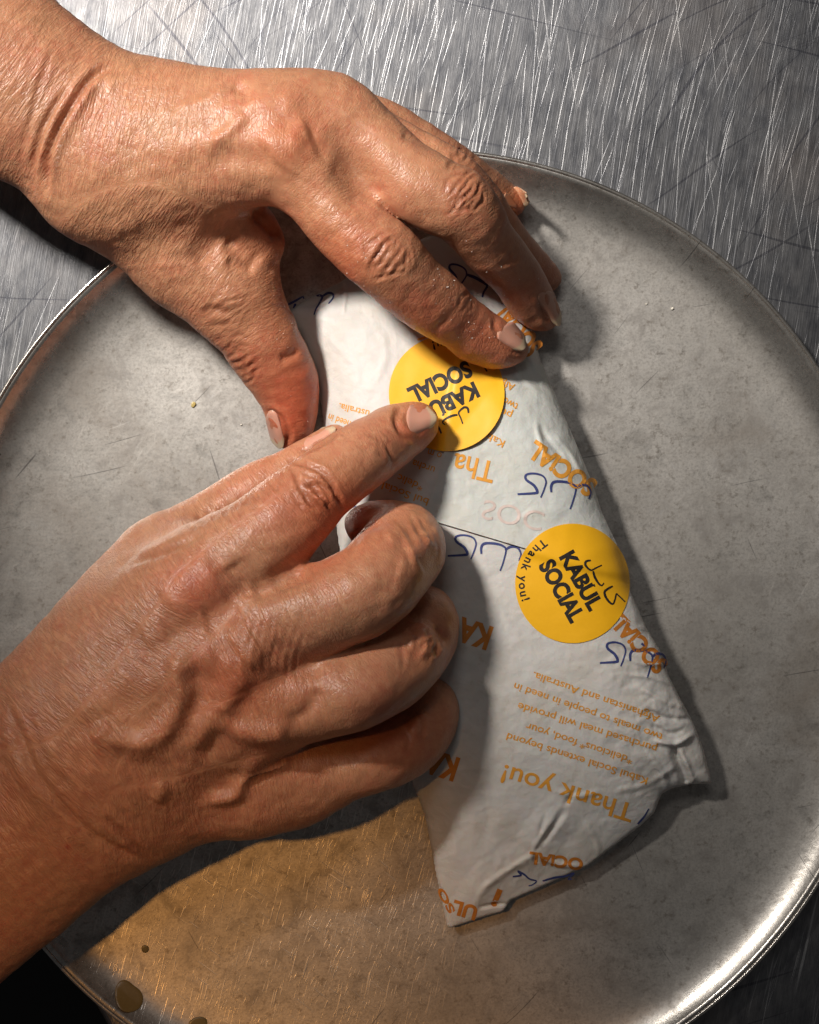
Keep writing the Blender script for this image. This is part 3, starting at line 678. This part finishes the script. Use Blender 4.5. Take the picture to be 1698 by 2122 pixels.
def bvh_of(V, F): return BVHTree.FromPolygons([tuple(v) for v in V.tolist()], [tuple(f) for f in F.tolist()])
def cast(bv_, px, py):
    o = Vector((0, 0, CH)); d = Vector(tuple(W(px, py, 0.0)))-o; d.normalize(); return bv_.ray_cast(o, d)
def nail(bv_, base, tip, wb, wt, parent, hook=0.6, rise=0.00038, side=0.0, n=15, m=22, zfix=None, zmax=None, tone=(0.54, 0.265, 0.19), edge=(0.60, 0.44, 0.29), curl=0.0012):
    """nail plate from its root (base) to its free edge (tip), drafting positions; half widths wb, wt"""
    b = np.array(base, float); t = np.array(tip, float); ax = t-b; L = np.linalg.norm(ax); ax /= L; tr = np.array([-ax[1], ax[0]]); P = []; col = []
    last = None
    for i in range(m):
        s_ = i/(m-1)
        for j in range(n):
            v = (j/(n-1))*2-1
            round_root = 0.13*L*(v*v); round_tip = -0.17*L*(v*v)
            hw = (wb+(wt-wb)*s_)*(1-0.30*np.clip(1-s_/0.22, 0, 1)**2)*(1-0.22*np.clip((s_-0.84)/0.16, 0, 1)**2); q = b+ax*(round_root+s_*(L+round_tip-round_root))+tr*(v*hw+side*s_*L)
            P.append((q[0], q[1], s_, v))
    Z = np.full(len(P), np.nan)
    for k, (x, y, s_, v) in enumerate(P):
        loc, nn, _, _ = cast(bv_, x, y)
        if loc is not None: Z[k] = loc.z
    Z = Z.reshape(m, n)
    # fit a smooth plate: quadratic across and along, so it is a nail and not a copy of the skin
    S_, V_ = np.meshgrid(np.linspace(0, 1, m), np.linspace(-1, 1, n), indexing='ij'); ok = ~np.isnan(Z)
    if zfix is not None: ok &= (Z > zfix*1e-3)
    if zmax is not None: ok &= (Z < zmax*1e-3)
    ok &= S_ < 0.85
    B = np.stack([np.ones_like(S_), S_, S_**2, V_, V_**2, S_*V_], -1); co = np.linalg.lstsq(B[ok], Z[ok], rcond=None)[0]; Zf = B@co
    Zf += rise*(0.35+0.65*np.clip(S_*1.6, 0, 1))-curl*np.clip(np.abs(V_)-0.72, 0, 1)/0.28*0.6
    Zf -= 0.0010*np.exp(-(S_/0.07)**2)+0.0007*(S_-0.5)*np.abs(S_-0.5)*2
    XY = np.array([(x, y) for x, y, _, _ in P]); top = W(XY[:, 0], XY[:, 1], Zf.ravel())
    F = [(i*n+j, i*n+j+1, (i+1)*n+j+1, (i+1)*n+j) for i in range(m-1) for j in range(n-1)]; F = ccw(top[:, :2], F)
    o = mesh_obj('fingernail', top, F, NAIL, parent); solidify(o, 0.0005)
    for x, y, s_, v in P:
        c = np.array(tone)*(1.0+0.18*(1-abs(v)))
        lun = math.exp(-((s_-0.02)/0.16)**2)*(1-abs(v))*0.6; c = c*(1-lun)+np.array([.54, .29, .21])*lun
        e = np.clip((s_-0.80-0.10*v*v*hook*-1)/0.05, 0, 1); c = c*(1-e)+np.array(edge)*e
        if s_ > 0.965 or abs(v) > 0.97: c = c*0.8
        if s_ < 0.05: c = c*0.3+np.array([.50, .28, .18])*0.7
        col.append((*c, 1))
    ca = o.data.color_attributes.new('pigment', 'FLOAT_COLOR', 'POINT'); ca.data.foreach_set('color', np.array(col, np.float32).ravel())
    return o

person = empty('person', (0, 0, 0))
tag(person, 'person whose two bare hands press a yellow sticker onto the wrapped package', 'person')

# --- the hand that steadies the package (drafting x, y, height mm, radius)
palmU = [
 ([(-330,-110,60,215),(-120,70,58,200),(20,170,56,188),(110,225,54,172),(165,265,53,163),(230,310,53,168),(300,340,52,150)], .72),
 ([(230,345,56,118),(330,345,60,105),(450,340,64,92),(560,322,67,84),(620,318,66,84)], .8),
 ([(240,290,57,115),(350,275,61,100),(470,260,65,90),(590,245,66,82),(690,245,60,76)], .8),
 ([(250,255,54,108),(350,245,57,96),(450,238,60,72),(560,234,60,65),(650,238,57,58)], .8),
 ([(210,360,48,112),(280,430,44,102),(330,490,41,92),(400,550,39,90),(455,590,38,82)], .85),
 ([(340,400,46,85),(440,440,46,78),(520,480,43,56),(545,500,41,42)], .9),
]
fingU = [
 dict(c=[(560,322,64,80),(625,345,66,80),(698,440,66,80),(745,492,66,78),(797,535,65,79),(856,592,57,73),(905,632,50,68),(950,664,44,58),(1000,697,38,53),(1040,718,34,46),(1063,723,32,33)], k=.010,
      extra=[[(980,695,36,50),(1010,712,34,40)]]),
 dict(c=[(640,245,60,72),(720,270,60,80),(830,362,62,80),(910,408,62,78),(958,432,60,76),(1012,502,49,62),(1063,562,36,55),(1098,618,25,50),(1120,645,21,42),(1130,655,19,30)], k=.010),
 dict(c=[(650,230,56,55),(740,262,52,55),(830,305,52,53),(930,358,51,51),(985,405,44,49),(1045,490,30,47),(1090,540,20,42),(1125,570,14,36),(1139,577,12,27)], k=.010),
 dict(c=[(680,215,46,50),(800,260,42,50),(920,330,34,46),(1000,380,22,40),(1045,408,15,34),(1066,424,13,25)], k=.010),
 dict(c=[(380,530,42,90),(455,585,40,84),(523,672,34,84),(545,712,32,80),(582,772,27,73),(600,822,23,62),(606,870,20,50),(600,896,18,38)], k=.012),
]
strU = []
strU += knuckle(800, 530, (.8, .6), 105, 105, 8, 1.05, 3) + knuckle(962, 400, (.75, .66), 80, 95, 7, 1.0, 5) + knuckle(955, 330, (.8, .6), 50, 70, 5, .8, 9)
strU += knuckle(962, 625, (.8, .6), 36, 62, 4, .45, 12) + knuckle(500, 745, (.5, .87), 95, 85, 8, .95, 21) + knuckle(470, 640, (.5, .87), 90, 120, 7, .4, 24)
strU += knuckle(1050, 530, (.65, .76), 40, 50, 4, .3, 31)
strU += [([(690,335),(735,378),(782,430)], -.8, 30), ([(232,135),(185,165),(150,215),(118,270),(98,335),(98,400)], -2.1, 8), ([(250,150),(190,190),(155,245),(125,300),(112,360)], 1.2, 14), ([(140,180),(105,235),(78,300),(66,360)], -1.2, 7), ([(110,100),(80,180),(60,260),(40,330)], -.35, 6),
 ([(290,140),(250,160),(215,200)], .7, 18),
 ([(770,425),(735,372),(700,330),(650,300),(610,280)], -1.8, 40), ([(582,498),(560,470),(538,448),(548,425)], -2.2, 12), ([(540,548),(500,520),(470,500)], -1.6, 20),
 ([(330,320),(430,300),(520,285),(600,290)], .9, 30), ([(330,255),(450,235),(560,225),(640,225)], .7, 26), ([(430,330),(500,330),(560,345)], -.8, 24), ([(520,215),(505,190),(480,175)], -1.2, 12), ([(500,215),(560,200),(640,205)], .9, 22), ([(440,300),(490,260),(510,235)], 1.2, 14), ([(370,225),(420,210),(470,180)], .8, 12),
 ([(560,330),(610,295),(650,275)], 1.9, 46), ([(600,360),(640,300)], .8, 40), ([(235,480),(262,470),(290,462)], .5, 18),
 ([(410,560),(440,510),(500,480)], -2.2, 30), ([(470,540),(530,560)], -1.1, 10), ([(420,655),(440,640),(480,650)], -.6, 8),
 ([(898,690),(915,670),(930,655)], -.5, 9), ([(620,726),(600,740),(580,745)], -.9, 10),
 ([(1028,655),(1026,680),(1040,705),(1062,728),(1090,732)], -.4, 5), ([(553,850),(575,862),(592,885),(598,905),(588,925)], -.9, 6), ([(1120,610),(1124,640),(1138,672)], -.8, 6),
 ([(905,300),(870,290),(830,278)], -.8, 10)]
spotU = [(625,810,85,(1.06,.63,.57)), (600,900,60,(1.04,.70,.64)), (1000,720,90,(1.06,.74,.70)), (700,560,70,(1.03,.82,.76)), (560,480,60,(1.0,.76,.70)), (880,660,60,(1.04,.80,.75)), (610,290,80,(1.02,.84,.78)), (640,650,120,(1.0,.84,.80)), (800,530,80,(.86,.80,.78)), (962,400,70,(.80,.72,.70)), (500,750,55,(.80,.72,.70)), (1080,600,120,(.86,.76,.74)),
         (1130,580,70,(.84,.74,.72)), (320,300,180,(1.04,1.06,1.04)), (1080,430,40,(1.1,.8,.65)), (700,500,80,(1.0,.9,.85))]
axesU = [[(-200,0),(165,270),(400,330),(620,340)], [(640,360),(797,535),(950,664),(1063,723)], [(660,250),(830,362),(960,432),(1063,562),(1130,655)], [(700,235),(930,358),(1045,490),(1139,577)], [(330,490),(470,600),(582,772),(600,896)]]
wrU = [(150,250,260,1.35), (330,420,150,1.2), (450,640,120,1.0), (620,290,90,.4), (900,650,150,.25), (600,820,130,.15), (1080,600,120,.15), (720,470,60,.7)]
Vu, Fu = build_hand(palmU, fingU, .014, .010)
handU, Vu, Nu = finish_hand(Vu, Fu, strU, spotU, axesU, wrU, person, 'left hand reaching in from the upper left corner, steadying the package', 11, [(748,400,34), (560,470,26), (650,345,40)])
bu = bvh_of(Vu, Fu)
nail(bu, (1036,676), (1088,722), 27, 20, handU, zfix=25)
nail(bu, (1122,598), (1160,675), 20, 15, handU, zfix=8, tone=(.40,.19,.13))
nail(bu, (560,846), (582,930), 15, 16, handU, side=0.0, zfix=8)
nail(bu, (1050,398), (1094,424), 22, 17, handU, zfix=3, tone=(.62,.30,.17))

# --- the hand that presses the sticker
palmL = [
 ([(-330,1985,47,238),(-150,1850,47,236),(0,1730,47,232),(100,1650,48,226),(180,1590,49,215)], .62),
 ([(130,1480,58,120),(200,1400,62,118),(290,1310,66,110),(370,1245,68,104),(430,1205,67,100)], .85),
 ([(170,1560,60,125),(280,1470,66,118),(400,1390,70,108),(500,1340,70,98)], .85),
 ([(200,1630,53,128),(320,1550,60,118),(430,1490,63,108),(520,1450,64,96)], .85),
 ([(230,1670,44,112),(330,1650,46,112),(440,1622,47,112),(520,1620,48,102),(600,1612,47,88)], .85),
 ([(110,1440,52,105),(160,1375,50,96),(215,1300,48,88),(275,1222,45,80),(320,1160,43,72)], .9),
 ([(240,1330,54,95),(330,1230,54,80),(390,1160,52,65)], .9),
]
fingL = [
 dict(c=[(370,1245,68,100),(440,1190,70,98),(525,1135,70,100),(590,1080,69,92),(655,1018,66,79),(705,978,62,75),(748,947,57,72),(790,920,51,66),(822,899,46,61),(855,882,43,52),(872,874,41,38)], k=.012),
 dict(c=[(440,1370,68,98),(540,1310,72,98),(640,1272,74,97),(724,1238,73,97),(780,1205,69,95),(815,1165,57,92),(838,1133,49,88),(820,1110,43,72),(785,1096,42,58),(765,1090,40,48),(752,1086,38,38)], k=.012),
 dict(c=[(470,1480,63,95),(560,1470,67,90),(650,1448,69,86),(735,1426,69,88),(815,1382,58,87),(862,1330,46,82),(872,1290,42,80),(840,1290,34,66),(800,1310,30,56)], k=.012),
 dict(c=[(520,1620,48,98),(610,1608,48,88),(700,1592,48,76),(775,1572,46,72),(840,1540,39,74),(872,1505,35,72),(882,1468,33,68),(850,1450,28,58),(810,1460,24,48)], k=.012),
 dict(c=[(620,1372,57,50),(740,1333,52,50),(830,1290,44,46)], k=.003), dict(c=[(560,1440,40,88),(700,1400,34,84),(810,1340,28,62)], k=.003), dict(c=[(590,1540,38,84),(720,1500,32,74),(800,1470,26,58)], k=.003),
 dict(c=[(240,1260,46,80),(300,1190,43,74),(340,1142,42,71),(390,1108,40,66),(450,1070,39,60),(505,1030,38,56),(560,1000,37,53),(610,972,35,48),(660,935,33,40),(694,908,32,28)], k=.008),
]
strL = []
strL += knuckle(655, 1020, (.78, -.62), 80, 100, 8, .75, 41) + knuckle(796, 925, (.78, -.62), 30, 95, 4, .42, 43) + knuckle(560, 1010, (.78, -.62), 150, 60, 9, .2, 44)
strL += [([(600,955),(640,965),(672,985),(700,1030),(712,1062)], -1.0, 5), ([(608,968),(618,1000),(640,1035),(670,1055)], -.9, 5), ([(632,1010),(660,1005),(690,1018)], -.7, 5), ([(650,1030),(680,1040)], .8, 7),
 ([(772,935),(800,950),(820,970)], -.25, 6), ([(755,900),(790,912),(812,945),(818,975)], -.25, 5)]
strL += [([(560,1205),(600,1186),(655,1160)], -.8, 26), ([(20,1455),(38,1520),(70,1600),(110,1650),(170,1715),(240,1760),(318,1790)], -1.5, 9), ([(0,1475),(20,1540),(50,1610),(90,1665)], .7, 14), ([(210,1690),(260,1730),(310,1780)], -.7, 7), ([(60,1470),(90,1560),(150,1640)], -.35, 7),
 # veins and tendons over the back
 ([(180,1545),(225,1530),(262,1538),(300,1540),(335,1518),(362,1480),(376,1440),(372,1380),(390,1330)], 2.3, 22), ([(372,1560),(400,1532),(425,1500),(447,1480),(468,1458),(490,1420),(512,1385)], 2.6, 28), ([(445,1490),(500,1515),(545,1520),(600,1520)], 2.2, 20),
 ([(420,1662),(450,1655),(488,1646),(503,1612),(523,1590),(565,1586),(605,1575)], 2.4, 15), ([(322,1660),(333,1640),(345,1620)], 1.3, 17), ([(195,1530),(215,1510),(230,1500)], 1.3, 13),
 ([(395,1380),(412,1440),(402,1500),(375,1560)], -2.2, 26), ([(480,1470),(450,1530),(420,1580)], -1.6, 28), ([(235,1560),(300,1592),(370,1600)], -1.0, 24),
 # knuckles
 ([(340,1255),(400,1215),(455,1185)], 1.7, 52), ([(490,1350),(530,1320)], 1.6, 50), ([(455,1385),(500,1375),(540,1350)], 1.6, 26), ([(300,1330),(345,1310)], .8, 40), ([(300,1362),(350,1320),(390,1290)], -.9, 26),
 ([(634,1175),(600,1195),(560,1215),(520,1230)], -2.4, 20), ([(480,1165),(500,1200),(510,1240)], -1.8, 28), ([(420,1290),(460,1280),(500,1260)], -1.5, 30), ([(560,1330),(600,1360),(640,1385),(670,1395)], -1.0, 26), ([(600,1500),(640,1470),(662,1425)], -1.4, 16),
 ([(880,1100),(905,1140),(912,1180)], 1.0, 24), ([(820,1180),(850,1185),(870,1170)], .8, 30), ([(730,1125),(755,1100),(790,1085)], -1.2, 8), ([(880,1320),(900,1345),(915,1360)], 1.0, 16), ([(868,1310),(880,1335)], 1.0, 12), ([(905,1295),(925,1330)], -.8, 8), ([(890,1340),(905,1360)], -.7, 7),
 ([(700,1190),(740,1205),(790,1205)], .5, 26), ([(870,1075),(885,1105),(890,1140)], -.35, 5), ([(850,1070),(866,1100),(872,1140)], -.3, 5), ([(888,1090),(900,1120),(902,1150)], -.3, 5), ([(840,1090),(850,1115),(852,1145)], -.25, 5),
 ([(842,1332),(864,1322),(884,1298)], 2.0, 20), ([(872,1345),(892,1352)], 1.2, 16), ([(840,1150),(866,1140),(884,1118)], 1.5, 24), ([(800,1120),(835,1100)], .9, 18), ([(842,1520),(862,1500),(874,1476)], 1.4, 20), ([(846,1300),(856,1330),(858,1365)], -.35, 5), ([(872,1310),(884,1340),(884,1372)], -.4, 5), ([(826,1330),(836,1360),(836,1390)], -.25, 5), ([(858,1470),(872,1500),(870,1540)], -.3, 5), ([(836,1490),(846,1520),(842,1560)], -.25, 5), ([(850,1505),(870,1520),(880,1535)], .8, 22),
 ([(150,1500),(260,1400),(370,1290)], .8, 34), ([(290,1440),(380,1370),(460,1335)], .8, 30), ([(640,1180),(700,1160),(740,1130)], -.6, 12), ([(690,1430),(740,1440),(800,1420)], .5, 26), ([(700,1600),(770,1585),(830,1560)], .5, 26),
 # web of the thumb
 ([(235,1176),(262,1168),(307,1153),(345,1142),(389,1120),(425,1100)], -1.3, 9), ([(262,1160),(330,1138),(380,1118)], -.5, 6)]
for k in range(9): x0 = 385+k*22; strL.append(([(x0, 1110-k*9-36), (x0+14, 1095-k*10), (x0+22, 1078-k*11+8)], -.28, 4.5))
for k in range(8): x0 = 500+k*17; strL.append(([(x0+14, 1250+k*7+(k*37%11)), (x0+(k*53%9), 1300+k*6), (x0-6, 1350+k*5), (x0-10+(k*29%13), 1395+(k*41%17))], -.22, 4))
strL += [([(831,842),(820,868),(832,895),(862,917)], -.8, 6), ([(622,935),(650,930),(690,905),(697,885)], -.7, 5)]
spotL = [(400,1215,70,(1.06,.72,.66)), (480,1400,80,(1.0,.78,.72)), (730,1060,70,(1.08,.72,.62)), (880,880,50,(1.06,.74,.70)), (640,1150,60,(1.0,.82,.75)), (660,1010,60,(.90,.84,.82)), (870,900,60,(1.0,.82,.76)), (590,1060,40,(.94,.80,.84)), (540,1430,120,(1.0,.86,.80)), (285,1365,70,(.90,.84,.84)), (680,1070,80,(1.04,.82,.74)), (800,1490,70,(.9,.7,.7)),
         (870,1150,60,(1.0,.88,.84)), (890,1340,60,(1.0,.84,.78)), (850,1540,90,(.98,.86,.80)), (140,1755,6,(.8,.35,.35)), (560,1020,90,(1.02,.92,.9))]
axesL = [[(-200,1880),(100,1650),(300,1460),(420,1260)], [(430,1210),(590,1080),(748,947),(872,874)], [(300,1470),(540,1330),(724,1238),(838,1133)], [(320,1560),(560,1470),(735,1430),(872,1290)], [(330,1650),(610,1608),(775,1572),(882,1468)], [(110,1440),(275,1222),(450,1070),(694,908)]]
wrL = [(80,1560,260,1.5), (300,1330,220,1.4), (480,1060,90,1.1), (600,1330,160,1.2), (420,1600,160,1.2), (800,1200,130,.25), (820,1400,140,.2), (840,1540,110,.15), (800,920,110,.35), (590,1080,80,.7)]
Vl, Fl = build_hand(palmL, fingL, .014, .012)
handL, Vl, Nl = finish_hand(Vl, Fl, strL, spotL, axesL, wrL, person, 'right hand reaching in from the lower left, index finger pressing the sticker', 17, [(612,1182,40), (640,1160,30), (670,1400,34), (715,1560,30), (560,1215,40)])
bl = bvh_of(Vl, Fl)
nail(bl, (838,872), (905,866), 33, 26, handL, zfix=30)
nail(bl, (628,934), (695,886), 18, 16, handL, side=0.0, zfix=20, zmax=43, rise=.0002)

# ------------------------------------------------------------------ small things
def blob(name, cx, cy, rx, ry, h_, z, mat, seed, rag=0.12):
    r = np.random.default_rng(seed); n = 40; th = np.linspace(0, 2*np.pi, n, endpoint=False); k = 1+rag*np.sin(th*2+r.uniform(0, 6))+rag*.6*np.sin(th*3+r.uniform(0, 6)); V = []; F = []
    bprof = [(1.0, 0), (.96, .5), (.86, .85), (.7, .95), (.4, .99), (.02, 1.0)]
    tz = lambda x, y: np.interp(math.hypot(x-856, y-1313)/1001, [p_[0] for p_ in prof[:11]], [p_[1] for p_ in prof[:11]])
    for s_, q in bprof: 
        for i in range(n):
            x, y = cx+rx*k[i]*s_*math.cos(th[i]), cy+ry*k[i]*s_*math.sin(th[i]); V.append(W(x, y, tz(x, y)+1e-4+h_*q))
    for j in range(len(bprof)-1):
        for i in range(n): F.append((j*n+i, j*n+(i+1) % n, (j+1)*n+(i+1) % n, (j+1)*n+i))
    F.append(tuple((len(bprof)-1)*n+i for i in range(n))); V = np.array(V); c = W(cx, cy, z)
    o = mesh_obj(name, V-c, [f[::-1] for f in F], mat); o.location = c; return o
tag(blob('oil_drop', 266, 2066, 27, 34, .0002, .0039, OIL, 3), 'large greenish oil puddle near the lower left rim of the tray', 'oil drop', 'oil drops on the tray')
tag(blob('oil_drop', 301, 1967, 8, 8, .0003, .0036, OIL, 4, .03), 'tiny round dark oil drop on the tray above the puddle', 'oil drop', 'oil drops on the tray')
tag(blob('oil_drop', 412, 2122, 22, 13, .0002, .0037, OIL, 5), 'oil drop cut by the bottom edge of the picture', 'oil drop', 'oil drops on the tray')
tag(blob('oil_drop', 401, 838, 5, 6, .0005, .0036, AMBER, 6), 'small yellowish oil drop left of the thumb on the tray', 'oil drop', 'oil drops on the tray')
for x, y, r_, l_ in [(1394,639,3,'pale crumb on the tray right of the ring fingertip'), (1340,630,1.8,'tiny crumb beside the pale crumb on the tray'), (500,880,2,'tiny crumb on the tray left of the thumb nail')]:
    tag(blob('crumb', x, y, r_, r_*.8, r_*.00018, .0036, CRUMB, int(x), .25), l_, 'crumb', 'crumbs on the tray')
# salt grains clinging to the fingers
sv, sf = [], []
for _ in range(170):
    c_ = [(1060,590,60,70), (1000,690,55,30), (870,420,120,90), (600,720,60,120), (760,560,80,60), (930,600,60,60)][rng.integers(6)]
    x, y = c_[0]+rng.normal()*c_[2]*.55, c_[1]+rng.normal()*c_[3]*.55; loc, nn, _, _ = cast(bu, x, y)
    if loc is None: continue
    s_ = rng.uniform(.00010, .00024); q = [Vector(rng.normal(size=3)).normalized()*s_ for _ in range(4)]; b_ = len(sv)
    sv += [tuple(loc+nn*s_*.5+v) for v in q]; sf += [(b_, b_+1, b_+2), (b_, b_+2, b_+3), (b_, b_+3, b_+1), (b_+1, b_+3, b_+2)]
o = mesh_obj('salt_grains', sv, sf, SALT, None, smooth=False); tag(o, 'fine salt grains sprinkled on the upper hand fingers', 'salt', kind='stuff')
